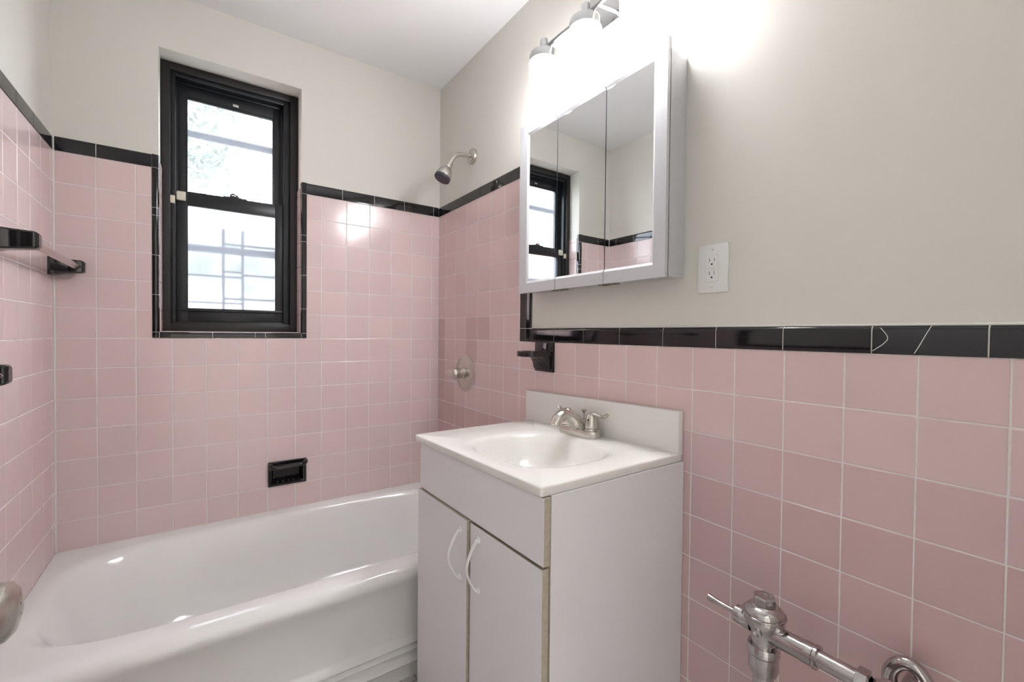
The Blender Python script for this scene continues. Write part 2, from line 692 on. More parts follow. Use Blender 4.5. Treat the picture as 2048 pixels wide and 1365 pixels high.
bm = B()
cap_run(bm, [XL, -1.381, -1.221], lambda u, d, z: (u, -d, Z0 + z))
cap_run(bm, [-0.667, -0.508, -0.354, -0.197, -0.033, 0.0], lambda u, d, z: (u, -d, Z0 + z))
struct(link('trim_1', bm, [M['black'], M['grout']]))
bm = B()
cap_run(bm, [0.0, -0.13, -0.284, -0.442, -0.602, -0.768], lambda u, d, z: (-d, u, Z0 + z))
struct(link('trim_2', bm, [M['black'], M['grout']]))
bm = B()
cap_run(bm, [0.0, -0.065, -0.22, -0.375, -0.53, -0.685, -0.86], lambda u, d, z: (XL + d, u, Z0 + z))
cap_run(bm, [-0.93] + [-1.08 - 0.155 * i for i in range(8)], lambda u, d, z: (XL + d, u, LOWCAP + z))
cap_run(bm, [LOWCAP, LOWCAP + .053] + [LOWCAP + 0.053 + 0.155 * i for i in range(1, 5)] + [Z0 + CAPH],
        lambda u, d, z: (XL + d, -0.86 - z, u), h=0.07)
struct(link('trim_3', bm, [M['black'], M['grout']]))
# low cap on the right wall
LJ = [-0.841, -0.980, -1.134, -1.292, -1.450, -1.606, -1.763, -1.922, -2.077, -2.232, YF]
bm = B()
cap_run(bm, LJ, lambda u, d, z: (-d * 1.0 - 0.0, u, LOWCAP + z), h=0.054)
trim4 = struct(link('trim_4', bm, [M['black'], M['grout']]))
# vertical step trim behind the mirror cabinet
bm = B()
vz = [LOWCAP, LOWCAP + 0.053, LOWCAP + 0.205, LOWCAP + 0.36, LOWCAP + 0.515, Z0 + CAPH]
for a, b in zip(vz, vz[1:]):
    box(bm, (-0.0015, -0.801, a + .001), (BACK, -0.768, b - .001), 0.0006, 1)
box(bm, (-0.0004, -0.803, LOWCAP), (BACK, -0.768, Z0 + CAPH), mi=1)
cap_run(bm, vz, lambda u, d, z: (-d, -0.802 - z, u), h=0.038)
struct(link('trim_5', bm, [M['black'], M['grout']]))


# window surround beads (rounding the corner into the reveal)
def bead_profile(w):
    # (outward along face, depth)   depth<0 = out of the wall, >0 = into the reveal
    pts = [(0, 0.004), (0, -0.0015), (w - 0.010, -0.0022)]
    for k in range(1, 7):
        a = k / 6 * PI / 2
        pts.append((w - 0.010 + 0.010 * math.sin(a), -0.0022 + 0.010 * (1 - math.cos(a))))
    pts += [(w, 0.022), (w - 0.008, 0.022), (w - 0.008, 0.004)]
    return pts


def bead_run(bm, js, fn, w=0.022):
    for a, b in zip(js, js[1:]):
        lo, hi = min(a, b) + .0009, max(a, b) - .0009
        pr = bead_profile(w)
        s = bmesh.new()
        A = [s.verts.new(fn(lo, q, d)) for q, d in pr]
        Bv = [s.verts.new(fn(hi, q, d)) for q, d in pr]
        s.faces.new(A)
        s.faces.new(Bv[::-1])
        for k in range(len(pr)):
            s.faces.new((A[k], Bv[k], Bv[(k + 1) % len(pr)], A[(k + 1) % len(pr)]))
        bmesh.ops.recalc_face_normals(s, faces=s.faces[:])
        add(bm, s, 0)
    lo, hi = min(js), max(js)
    pr = [(q * 0.97, d + 0.0012) for q, d in bead_profile(w)]
    s = bmesh.new()
    A = [s.verts.new(fn(lo, q, d)) for q, d in pr]
    Bv = [s.verts.new(fn(hi, q, d)) for q, d in pr]
    s.faces.new(A)
    s.faces.new(Bv[::-1])
    for k in range(len(pr)):
        s.faces.new((A[k], Bv[k], Bv[(k + 1) % len(pr)], A[(k + 1) % len(pr)]))
    bmesh.ops.recalc_face_normals(s, faces=s.faces[:])
    add(bm, s, 1)


bm = B()
bead_run(bm, [1.176, 1.198, 1.345, 1.50, 1.655, 1.685, Z0, Z0 + CAPH], lambda u, q, d: (-1.2215 + q, d, u))
bead_run(bm, [1.176, 1.198, 1.31, 1.465, 1.62, 1.65, Z0, Z0 + CAPH], lambda u, q, d: (-0.6665 - q, d, u))
bead_run(bm, [-1.2215, -1.1995, -1.026, -0.872, -0.833, -0.6885, -0.6665], lambda u, q, d: (u, d, 1.1765 + q))
struct(link('trim_6', bm, [M['black'], M['grout']]))
# pink tile return inside the reveal
bm = B()
cl = bm.loops.layers.float_color.new('tone')
for xa, sgn in ((WX0, 1), (WX1, -1)):
    zz = [1.2, row(5), row(4), row(3), row(2), row(1), Z0, Z0 + .03]
    for a, b in zip(zz, zz[1:]):
        box(bm, (min(xa, xa + sgn * .005), 0.023, a + .001), (max(xa, xa + sgn * .005), 0.098, b - .001), 0.0006, 1)
box(bm, (WX0 + .004, 0.023, WZ0), (WX1 - .004, 0.098, WZ0 + .004), 0.0006, 1)
for f in bm.faces:
    for lp in f.loops:
        lp[cl] = (*PINK, 1)
struct(link('trim_7', bm, M['pink']))

# cracks filled with white on the low cap
bm = B()


def on_x(px, py, X=0.0):
    d = _r2 * ((px - W_IMG / 2) / F_PX) - _u2 * ((py - H_IMG / 2) / F_PX) + _f
    o = cam.matrix_world.translation
    return o + d * ((X - o.x) / d.x)


for path in ([(1863.6, 651.5), (1851.6, 670.3), (1840, 690), (1828.6, 707.5)],
             [(1761, 656), (1773, 670), (1775, 679), (1768, 687), (1760, 693), (1745, 702)]):
    tube(bm, [Vector(on_x(a, b, -0.0020)) for a, b in path], 0.0006, n=6, sub=3)
link('crack', bm, M['grout'], trim4)

# corner caulk lines
bm = B()
tube(bm, [(XL + .001, -.001, 0.40), (XL + .001, -.001, Z0 + CAPH)], 0.0035, n=8, sub=1)
tube(bm, [(-.0005, -.0005, 0.40), (-.0005, -.0005, Z0 + CAPH)], 0.0018, n=8, sub=1)
tube(bm, [(BACK - .001, -0.84, LOWCAP + .0555), (BACK - .001, YF, LOWCAP + .0555)], 0.0026, n=8, sub=1)
struct(link('trim_8', bm, M['caulk']))

# ------------------------------------------------------------------ window
win = bpy.data.objects.new('window_1', None)
COL.objects.link(win)
win.location = (-0.944, 0.12, WZ0)
struct(win)


def frame(bm, x0, x1, z0, z1, wl, wr, wb, wt, y0, y1, bev=0.002):
    box(bm, (x0, y0, z0), (x0 + wl, y1, z1), bev)
    box(bm, (x1 - wr, y0, z0), (x1, y1, z1), bev)
    box(bm, (x0 + wl - .001, y0 + .0003, z0), (x1 - wr + .001, y1, z0 + wb), bev)
    box(bm, (x0 + wl - .001, y0 + .0003, z1 - wt), (x1 - wr + .001, y1, z1), bev)


bm = B()
frame(bm, WX0, WX1, WZ0 + .004, WZ1, 0.032, 0.034, 0.036, 0.032, 0.098, 0.20)
link('casing', bm, M['bronze'], win)
bm = B()   # stepped tracks
frame(bm, -1.171, -0.720, 1.232, 2.288, 0.019, 0.028, 0.012, 0.020, 0.112, 0.20)
frame(bm, -1.160, -0.735, 1.240, 2.272, 0.014, 0.020, 0.01, 0.012, 0.150, 0.21, 0.001)
link('track', bm, M['navy'], win)
# upper sash (outer)
us = link('upper_sash', (lambda b: (frame(b, -1.150, -0.745, 1.765, 2.262, 0.037, 0.042, 0.036, 0.055, 0.158, 0.180), b)[1])(B()), M['navy'], win)
bm = B()
frame(bm, -1.119, -0.782, 1.79, 2.214, 0.007, 0.007, 0.007, 0.012, 0.154, 0.165, 0.001)
link('glazing_bead', bm, M['navy'], us)
bm = B()
box(bm, (-1.116, 0.167, 1.795), (-0.783, 0.170, 2.212))
link('pane', bm, M['glass'], us)
bx('tilt_latch', (-0.948, 0.150, 2.218), (-0.925, 0.158, 2.232), M['steel'], us)
# lower sash (inner)
bm = B()
frame(bm, -1.152, -0.740, 1.239, 1.800, 0.041, 0.041, 0.064, 0.060, 0.124, 0.150)
lsash = link('lower_sash', bm, M['navy'], win)
bm = B()
box(bm, (-1.145, 0.117, 1.288), (-0.750, 0.126, 1.302), 0.002)
link('lift_rail', bm, M['navy'], lsash)
bm = B()
box(bm, (-1.112, 0.136, 1.300), (-0.780, 0.140, 1.742))
link('pane', bm, M['frost'], lsash)
bm = B()
box(bm, (-0.985, 0.128, 1.800), (-0.895, 0.148, 1.805), 0.001)
box(bm, (-0.960, 0.130, 1.804), (-0.925, 0.146, 1.812), 0.002)
tube(bm, [(-0.958, 0.138, 1.811), (-0.950, 0.134, 1.820), (-0.930, 0.130, 1.812)], 0.003, n=8)
link('sash_lock', bm, M['bronze'], lsash)
# contact sensors
o = bx('contact_sensor', (-1.150, 0.108, 1.755), (-1.118, 0.1245, 1.792), M['cream'], bev=0.003)
reg(o, 'larger square cream plastic sensor on the lower sash meeting rail', 'sensor', 'window contact sensors')
o = bx('contact_sensor', (-1.1705, 0.098, 1.735), (-1.154, 0.1125, 1.768), M['cream'], bev=0.003)
reg(o, 'smaller cream plastic sensor half on the left window jamb', 'sensor', 'window contact sensors')

# ------------------------------------------------------------------ outside
gr = thing('window_grille', 'dark iron security grille outside the window, blurred behind frosted pane', 'window grille', (-0.94, 0.3, 1.2))
YG = 0.32
for z, r in ((2.117, 0.017), (1.593, 0.019)):
    bm = B()
    tube(bm, [(-1.35, YG, z), (-0.5, YG, z)], r, n=12, sub=1)
    link('rail', bm, M['iron'], gr)
for x in (-0.979, -0.900):
    bm = B()
    tube(bm, [(x, YG - .02, 1.20), (x, YG - .02, 1.69)], 0.0075, n=8, sub=1)
    link('upright', bm, M['iron'], gr)
for x in (-1.35, -0.50):
    bm = B()
    tube(bm, [(x, YG, 1.15), (x, YG, 2.3)], 0.014, n=8, sub=1)
    for z in (1.25, 2.2):
        tube(bm, [(x, YG, z), (x, 0.262, z)], 0.008, n=8, sub=1)
    link('side_post', bm, M['iron'], gr)
for z, a, b in ((1.622, -0.979, -0.5), (1.490, -0.979, -0.900), (1.465, -1.35, -0.900), (1.478, -0.900, -0.5), (1.360, -0.979, -0.5),
                (1.338, -1.35, -0.900)):
    bm = B()
    tube(bm, [(a, YG - .01, z), (b, YG - .01, z)], 0.006, n=8, sub=1)
    link('crossbar', bm, M['iron'], gr)


def tree(name, label, cx, cy, cz, R, hgt, n, seed):
    t = thing(name, label, 'tree', (cx, cy, -3.0))
    rr = random.Random(seed)
    bm = B()
    blobs = [(Vector((rr.gauss(0, 1) * R * .5, rr.gauss(0, 1) * R * .4, rr.gauss(0, 1) * hgt * .4)), R * rr.uniform(.3, .55)) for _ in range(16)]
    for _ in range(n):
        c, r = rr.choice(blobs)
        d = Vector((rr.gauss(0, 1), rr.gauss(0, 1), rr.gauss(0, 1))).normalized()
        p = Vector((cx, cy, cz)) + c + d * r * rr.uniform(.5, 1)
        a = Vector((rr.gauss(0, 1), rr.gauss(0, 1), rr.gauss(0, 1))).normalized() * rr.uniform(.05, .10)
        b = a.orthogonal().normalized() * a.length * .5
        bm.faces.new([bm.verts.new(p + q) for q in (-a, b, a, -b)])
    link('crown', bm, M['leaf'], t, smooth=False)
    bm = B()
    tube(bm, [(cx, cy, -3), (cx + .1, cy, -1), (cx, cy + .1, cz)], [.16, .12, .05], n=12)
    tube(bm, [(cx, cy, -.6), (cx - .5, cy, cz - .3), (cx - .8, cy, cz + .5)], [.08, .05, .02], n=8)
    tube(bm, [(cx, cy, -.4), (cx + .5, cy, cz - .1), (cx + .9, cy, cz + .6)], [.08, .05, .02], n=8)
    link('trunk', bm, M['bark'], t)


tree('leafy_tree', 'pale green leafy tree seen through the clear upper window pane', -0.25, 6.5, 3.3, 1.9, 2.6, 9000, 4)
bl = bpy.data.objects.new('brick_building', None)
COL.objects.link(bl)
bl.location = (-6, 6, -3)
reg(bl, 'red brick building outside, glimpsed through the window in the mirror', 'building')
bm = B()
box(bm, (-9, 1.2, -3), (-3.6, 8, 7))
link('facade', bm, M['brick'], bl, smooth=False)
bm = B()
box(bm, (-15, 0.5, -3.2), (15, 25, -3.0))
struct(link('ground', bm, M['ground'], smooth=False))

# ------------------------------------------------------------------ bathtub
tub = thing('bathtub', 'white enamelled built-in bathtub along the window wall', 'bathtub', (-0.747, -0.39, 0))
cx, cy = -0.747, -0.385
RIM = 0.400


def LB(x0, x1, y0, y1, pw, z):
    return (cx - x0, x1 - cx, cy - y0, y1 - cy, pw, z)


xo0, xo1 = XL + .001, -0.001
prof = [(-0.772, 0.0), (-0.772, 0.044), (-0.777, 0.050), (-0.784, 0.058), (-0.781, 0.066), (-0.771, 0.072), (-0.770, 0.088),
        (-0.775, 0.093), (-0.783, 0.100), (-0.779, 0.107), (-0.770, 0.111), (-0.775, 0.117), (-0.783, 0.124), (-0.779, 0.132), (-0.766, 0.139),
        (-0.763, 0.150), (-0.764, 0.24), (-0.770, 0.30), (-0.779, 0.33), (-0.789, 0.350), (-0.793, 0.364), (-0.790, 0.378),
        (-0.781, 0.390), (-0.767, 0.398), (-0.750, RIM + .001)]
L = [LB(xo0, xo1, y, -0.001, 80, z) for y, z in prof]
L += [LB(xo0 + .002, xo1 - .002, -0.735, -0.003, 60, RIM + .001),
      LB(-1.468, -0.035, -0.712, -0.050, 4.6, RIM - .000),
      LB(-1.459, -0.040, -0.706, -0.056, 4.5, RIM - .0015),
      LB(-1.449, -0.046, -0.701, -0.062, 4.4, RIM - .0050),
      LB(-1.438, -0.052, -0.697, -0.067, 4.3, RIM - .011),
      LB(-1.426, -0.058, -0.692, -0.072, 4.1, RIM - .023),
      LB(-1.395, -0.070, -0.676, -0.088, 3.8, RIM - .09),
      LB(-1.350, -0.085, -0.655, -0.107, 3.3, RIM - .18),
      LB(-1.290, -0.100, -0.636, -0.128, 3.2, RIM - .25),
      LB(-1.240, -0.115, -0.610, -0.155, 3.1, RIM - .295),
      LB(-1.190, -0.135, -0.570, -0.195, 3.0, RIM - .322),
      LB(-1.100, -0.180, -0.510, -0.255, 2.8, RIM - .333),
      LB(-0.900, -0.400, -0.430, -0.340, 2.4, RIM - .336)]
bm = B()
ex = []
for X in (xo0, xo1):
    for Y in (-0.77, -0.001):
        ex.append(math.atan2(Y - cy, X - cx))
        ex.append(math.atan2(Y - cy, X - cx) + .012)
        ex.append(math.atan2(Y - cy, X - cx) - .012)
loops(bm, L, (cx, cy), n=220, extra=ex)
link('tub_shell', bm, M['enamel'], tub, angle=60)
bm = B()
lathe(bm, [(0.0, .004), (.018, .004), (.022, .002), (.024, 0)], (-0.23, -0.38, RIM - .335), (0, 0, 1))
link('drain', bm, M['chrome'], tub)
bm = B()
lathe(bm, [(.036, 0), (.036, .004), (.030, .007), (0, .008)], (-0.066, -0.38, RIM - .075), (-1, 0, 0.1))
link('overflow_plate', bm, M['chrome'], tub)

# tub spout on the right wall, behind the vanity
ts = thing('tub_spout', 'brushed nickel tub spout below the shower valve', 'tub spout', (0, -0.32, 0.55))
bm = B()
tube(bm, [(0, -0.32, 0.56), (-0.06, -0.32, 0.56), (-0.11, -0.32, 0.552), (-0.125, -0.32, 0.53)], [.026, .026, .024, .020], n=20)
link('spout_body', bm, M['nickel'], ts)

# ------------------------------------------------------------------ soap dish
sd = thing('soap_dish', 'black ceramic recessed soap dish with grab bar above the tub', 'soap dish', (-0.744, 0, 0.51))
bm = B()
# recessed bowl with rim
x0, x1, z0, z1 = -0.822, -0.666, 0.509, 0.618


def ring_rect(a, y, rr_=0.0):
    return [(x0 + a, y, z0 + a), (x1 - a, y, z0 + a), (x1 - a, y, z1 - a), (x0 + a, y, z1 - a)]


seq = [(0.0, 0.003), (0.0, -0.003), (0.002, -0.006), (0.010, -0.0065), (0.014, -0.003), (0.016, 0.03), (0.024, 0.042)]
prev = None
for a, y in seq:
    cur = [bm.verts.new(p) for p in ring_rect(a, y)]
    if prev:
        for k in range(4):
            bm.faces.new((prev[k], prev[(k + 1) % 4], cur[(k + 1) % 4], cur[k]))
    prev = cur
bm.faces.new(prev)
# tray floor with ridges
for k in range(5):
    xx = x0 + 0.034 + k * 0.022
    box(bm, (xx, -0.004, z0 + .014), (xx + .006, 0.034, z0 + .022), 0.002)
link('dish', bm, M['black'], sd, angle=40)
bm = B()
zb = z1 - 0.013
P = [(x0 + .010, .004, zb + .002), (x0 + .008, -.018, zb), (x0 + .020, -.036, zb - .006), (x0 + .045, -.041, zb - .007), (x0 + .078, -.041, zb - .004),
     (x1 - .045, -.041, zb - .003), (x1 - .020, -.037, zb - .002), (x1 - .006, -.018, zb + .001), (x1 - .008, .004, zb + .002)]
tube(bm, P, [.011, .0105, .0100, .0090, .0085, .0090, .0100, .0105, .011], n=16, sub=6)
link('grab_bar', bm, M['black'], sd)

# ------------------------------------------------------------------ cup / toothbrush holder on right wall
ch = thing('tumbler_holder', 'black ceramic toothbrush and tumbler holder under the black tile cap', 'tumbler holder', (0, -0.926, 1.07))
bm = B()
box(bm, (-0.0065, -0.982, row(7) + .001), (0.004, -0.874, row(6) - .001), 0.002)
link('back_plate', bm, M['black'], ch)
bm = B()
# shelf in plan, rounded, with holes' outline lips
pl = [(-0.005, -0.975), (-0.06, -0.975)]
for k in range(0, 13):
    a = -PI / 2 + k / 12 * PI
    pl.append((-0.080 - 0.035 * math.cos(a), -0.926 + 0.047 * math.sin(a) * 1.0))
pl += [(-0.06, -0.877), (-0.005, -0.877)]
prism(bm, pl, 2, 1.122, 1.143, bev=0.003)
link('shelf', bm, M['black'], ch)
bm = B()
pr = [(-0.004, 1.128), (-0.072, 1.128)]
for k in range(1, 9):
    a = k / 9 * PI / 2
    pr.append((-0.072 + 0.052 * math.sin(a), 1.128 - 0.045 * (1 - math.cos(a))))
pr += [(-0.018, 1.076), (-0.004, 1.072)]
prism(bm, pr, 1, -0.972, -0.880, bev=0.004)
link('bracket', bm, M['black'], ch)

# ------------------------------------------------------------------ towel bars on left wall


def post(parent, y, z, name='post', socket=False):
    bm = B()
    secs = [(-.002, .034, .031, -.0), (.006, .034, .031, 0), (.012, .030, .0285, 0), (.030, .0215, .0265, .001), (.055, .019, .0245, .002),
            (.080, .018, .0225, .003), (.086, .016, .0205, .003), (.090, .012, .0165, .003)]
    prev = None
    s = bmesh.new()
    n = 8
    for (d, hy, hz, dz) in secs:
        ring = []
        for k in range(n):
            ch_ = .0045
            oc = [(hy, hz - ch_), (hy - ch_, hz), (-hy + ch_, hz), (-hy, hz - ch_), (-hy, -hz + ch_), (-hy + ch_, -hz), (hy - ch_, -hz), (hy, -hz + ch_)][k]
            ring.append(s.verts.new((XL + d, y + oc[0], z + dz + oc[1])))
        if prev:
            for k in range(n):
                s.faces.new((prev[k], prev[(k + 1) % n], ring[(k + 1) % n], ring[k]))
        else:
            s.faces.new(ring)
        prev = ring
    s.faces.new(prev)
    bmesh.ops.recalc_face_normals(s, faces=s.faces[:])
    add(bm, s)
    p_ = link(name, bm, M['black'], parent, angle=28)
    return p_


tb = thing('towel_bar', 'square metal towel bar between two black ceramic posts on the left tile wall', 'towel bar', (XL, -0.32, 1.43))
post(tb, -0.575, 1.431)
post(tb, -0.042, 1.425)
bm = B()
tube(bm, [(XL + .070, -0.560, 1.430), (XL + .070, -0.050, 1.428)], 0.0125, n=4, sub=1, ref=(0, 0, 1))
link('bar', bm, M['alu'], tb, smooth=False)
tb2 = thing('towel_bar_post', 'lone black ceramic bar post with an empty diamond socket, lower left edge', 'towel bar post', (XL, -0.80, 1.10))
post(tb2, -0.800, 1.102)
bm = B()
for k in range(4):
    a0 = k * PI / 2
    a1 = (k + 1) * PI / 2
    c0 = Vector((XL + .072 + .011 * math.cos(a0), -0.8185, 1.104 + .011 * math.sin(a0)))
    c1 = Vector((XL + .072 + .011 * math.cos(a1), -0.8185, 1.104 + .011 * math.sin(a1)))
    tube(bm, [c0, c1], 0.0012, n=6, sub=1)
link('socket_edge', bm, M['alu'], tb2)

# ------------------------------------------------------------------ shower head
sh = thing('wall_shower', 'brushed nickel shower head on a bent wall arm', 'shower head', (0, -0.36, 2.055))
YS = -0.362
bm = B()
lathe(bm, [(.036, -BACK), (.036, .002), (.034, .006), (.024, .012), (.014, .016), (.0, .016)], (0, YS, 2.055), (-1, 0, 0))
link('flange', bm, M['nickel'], sh)
bm = B()
tube(bm, [(0.0, YS, 2.055), (-0.035, YS, 2.052), (-0.072, YS, 2.046), (-0.095, YS, 2.030), (-0.112, YS, 2.004), (-0.122, YS, 1.986)], 0.0105, n=20)
link('arm', bm, M['nickel'], sh)
hd = Vector((-0.46, 0.0, -0.89)).normalized()
bm = B()
lathe(bm, [(.0, 0), (.0125, .0), (.0145, .004), (.0145, .013), (.0165, .016), (.0165, .028), (.015, .030), (.022, .034), (.030, .045), (.0355, .060),
           (.0370, .076), (.0370, .084), (.0, .084)], Vector((-0.117, YS, 1.995)), hd)
hb = link('spray_body', bm, M['nickel'], sh)
bm = B()
o0 = Vector((-0.117, YS, 1.995)) + hd * .0835
lathe(bm, [(.0375, -0.004), (.0375, .006), (.0355, .009), (.0, .009)], o0, hd)
fc = link('spray_face', bm, M['rubber'], sh)
bm = B()
e1 = hd.orthogonal().normalized()
e2 = hd.cross(e1)
for rr_, nn in ((.010, 6), (.018, 10), (.026, 14)):
    for k in range(nn):
        a = 2 * PI * k / nn
        lathe(bm, [(.0016, 0), (.0012, .003), (0, .0032)], o0 + hd * .0088 + (e1 * math.cos(a) + e2 * math.sin(a)) * rr_, hd, n=8)
link('nozzle_ring', bm, M['nozzle'], fc)

# ------------------------------------------------------------------ shower valve
sv = thing('shower_valve', 'round brushed nickel shower valve trim with lever on pink tile', 'shower valve', (0, -0.314, 1.01))
bm = B()
lathe(bm, [(.091, -.001), (.091, .003), (.088, .006), (.080, .0085), (.076, .006), (.070, .0085), (.045, .0135), (.034, .016), (0, .019)], (0, -0.314, 1.01), (-1, 0, 0), n=64)
link('escutcheon', bm, M['nickel'], sv)
bm = B()
lathe(bm, [(.030, .015), (.030, .022), (.024, .026), (.024, .046), (.027, .050), (.028, .060), (.022, .072), (.008, .079), (0, .079)], (0, -0.314, 1.01), (-1, 0, 0))
tube(bm, [(-0.060, -0.314, 1.012), (-0.068, -0.300, 1.010), (-0.076, -0.288, 1.007), (-0.083, -0.268, 1.003)], [.021, .021, .018, .012], n=16, sq=(1, .8))
link('lever', bm, M['nickel'], sv)

# ------------------------------------------------------------------ vanity (leans slightly out of level towards the tub)


def sk(o):
    inv = o.matrix_parent_inverse if o.parent else Matrix.Identity(4)
    for v in o.data.vertices:
        v.co.z -= 0.027 * (v.co.y + 1.52) * min(max(v.co.z, 0) / 0.87, 1.0)
    return o


van = thing('vanity_cabinet', 'white laminate vanity cabinet with two doors and exposed particleboard edges', 'vanity cabinet', (-0.24, -1.21, 0))
bm = B()
CY0, CY1 = -1.523, -0.897
box(bm, (-0.463, CY0, 0.0), (-0.002, CY0 + .016, 0.868), 0.0006, 1)
box(bm, (-0.463, CY1 - .016, 0.0), (-0.002, CY1, 0.868), 0.0006, 1)
box(bm, (-0.44, CY0 + .016, 0.09), (-0.002, CY1 - .016, 0.105))
box(bm, (-0.41, CY0 + .016, 0.0), (-0.395, CY1 - .016, 0.09))
box(bm, (-0.012, CY0 + .016, 0.0), (-0.002, CY1 - .016, 0.868))
box(bm, (-0.4629, CY0 + .016, 0.700), (-0.448, CY1 - .016, 0.868))
# end grain of the side panels facing front (unlaminated)
box(bm, (-0.4636, CY0 + .001, 0.0), (-0.4625, CY0 + .0155, 0.868), mi=1)
box(bm, (-0.4636, CY1 - .0155, 0.0), (-0.4625, CY1 - .001, 0.868), mi=1)
box(bm, (-0.445, CY0 + .02, 0.105), (-0.443, CY1 - .02, 0.70), mi=2)  # dark sheet standing in for the shade seen through the door gaps
sk(link('carcass', bm, [M['laminate'], M['particle'], M['gap_shade']], van))


def panel(name, y0, y1, z0, z1, parent, x0=-0.4835, x1=-0.4655):
    bm = B()
    box(bm, (x0, y0, z0), (x1, y1, z1), 0.0005, 1)
    bm.normal_update()
    for f in bm.faces:
        c = f.calc_center_median()
        n_ = f.normal
        if abs(n_.y) > .8 or abs(n_.z) > .8:
            f.material_index = 1
    return sk(link(name, bm, [M['laminate'], M['particle']], parent))


panel('false_drawer_front', CY0, CY1 + .002, 0.7225, 0.866, van)
d1 = panel('door', -1.2125, CY1 + .002, 0.02, 0.7185, van, -0.4905, -0.4725)
d2 = panel('door', CY0 + .004, -1.2200, 0.02, 0.7145, van)


def pull(parent, y, zt, zb, x):
    bm = B()
    zm = (zt + zb) / 2
    P = [(x + .001, y, zt), (x - .010, y, zt - .006), (x - .026, y, zm + .032), (x - .035, y, zm), (x - .026, y, zm - .032), (x - .010, y, zb + .006), (x + .001, y, zb)]
    tube(bm, P, [.0068, .0048, .0042, .0042, .0042, .0048, .0068], n=12, sub=6, ref=(0, 1, 0), sq=(1.15, .8))
    lathe(bm, [(.009, 0), (.008, .003), (0, .004)], (x, y, zt), (-1, 0, 0), n=16)
    lathe(bm, [(.009, 0), (.008, .003), (0, .004)], (x, y, zb), (-1, 0, 0), n=16)
    o = link('handle', bm, M['plastic'], None)
    sk(o)
    o.parent = parent
    return o


pull(d1, -1.176, 0.682, 0.552, -0.4905)
pull(d2, -1.262, 0.684, 0.552, -0.4835)

# ---- sink top
st = thing('sink_top', 'off-white cultured marble sink top with integral oval bowl and backsplash', 'sink top', (-0.24, -1.19, 0.87))
SY0, SY1, SX0_, SX1_ = -1.5195, -0.858, -0.489, -0.002
ccx, ccy = -0.268, -1.228
ZT = 0.890
ZB = 0.868


def LS(x0, x1, y0, y1, pw, z):
    return (ccx - x0, x1 - ccx, ccy - y0, y1 - ccy, pw, z)


bm = B()
e = 0.004
L = [LS(-0.44, -0.04, -1.46, -0.93, 60, ZB - .0005 + .002),
     LS(SX0_ + .002, SX1_, SY0 + .002, SY1 - .002, 90, ZB),
     LS(SX0_, SX1_, SY0, SY1, 90, ZB + .002),
     LS(SX0_, SX1_, SY0, SY1, 90, ZT - e),
     LS(SX0_ + .0012, SX1_, SY0 + .0012, SY1 - .0012, 90, ZT - .0012),
     LS(SX0_ + e, SX1_, SY0 + e, SY1 - e, 90, ZT)]
bw = dict(x0=-0.438, x1=-0.100, y0=-1.428, y1=-1.030)


def bowl(g, pw, z):
    return LS(bw['x0'] + g, bw['x1'] - g, bw['y0'] + g, bw['y1'] - g, pw, z)


L += [bowl(-.022, 3.0, ZT), bowl(-.012, 2.9, ZT - .0008), bowl(0, 2.8, ZT - .0035), bowl(.006, 2.75, ZT - .0075), bowl(.012, 2.7, ZT - .015), bowl(.022, 2.6, ZT - .032),
      bowl(.038, 2.5, ZT - .062), bowl(.060, 2.4, ZT - .090), bowl(.090, 2.2, ZT - .112), bowl(.125, 2.1, ZT - .124), bowl(.150, 2, ZT - .128)]
ex = []
for X in (SX0_, SX1_):
    for Y in (SY0, SY1):
        for dd in (-.01, 0, .01):
            ex.append(math.atan2(Y - ccy, X - ccx) + dd)
rings_ = loops(bm, L, (ccx, ccy), n=180, extra=ex)
inner = set(v for rg in rings_[9:] for v in rg)
for f in bm.faces:
    if all(v in inner for v in f.verts):
        f.material_index = 1
sk(link('basin_slab', bm, [M['marble'], M['bowl']], st, angle=50))
bm = B()
box(bm, (-0.022, SY0, ZT - .006), (-0.001, SY1 + .018, 1.003), 0.003, 2)
sk(link('backsplash', bm, M['marble'], st))
bm = B()
lathe(bm, [(.0, .003), (.014, .003), (.020, .002), (.022, 0), (.022, -.004)], (ccx, ccy, ZT - .1265), (0, 0, 1))
sk(link('drain', bm, M['chrome'], st))

# ---- faucet
fa = thing('faucet', 'brushed nickel two-handle centerset faucet at the back of the sink', 'faucet', (-0.06, -1.18, 0.885))
FX, FY = -0.060, -1.184
bm = B()
pl = []
for k in range(48):
    a = 2 * PI * k / 48
    c, s_ = math.cos(a), math.sin(a)
    yy = (0.054 if c > 0 else -0.054) + 0.030 * c
    pl.append((FX + 0.029 * s_ * 1.0, FY + yy))
s = B()
prism(s, pl, 2, ZT - .001, ZT + .023, bev=0.004)
lathe(s, [(.0225, .019), (.0225, .0265), (.021, .0275), (.019, .0285), (.019, .031), (0, .031)], (FX, FY - .051, ZT), (0, 0, 1))
lathe(s, [(.0225, .019), (.0225, .0265), (.021, .0275), (.019, .0285), (.019, .031), (0, .031)], (FX, FY + .051, ZT), (0, 0, 1))
sk(link('base', s, M['nickel'], fa))
bm = B()
tube(bm, [(FX + .012, FY, ZT + .010), (FX - .008, FY, ZT + .034), (FX - .030, FY, ZT + .053), (FX - .052, FY, ZT + .068), (FX - .074, FY, ZT + .0725),
          (FX - .092, FY, ZT + .065), (FX - .102, FY, ZT + .052)], [.025, .025, .022, .018, .017, .0165, .0158], n=24, sub=6, ref=(0, 1, 0), sq=(1.1, .95))
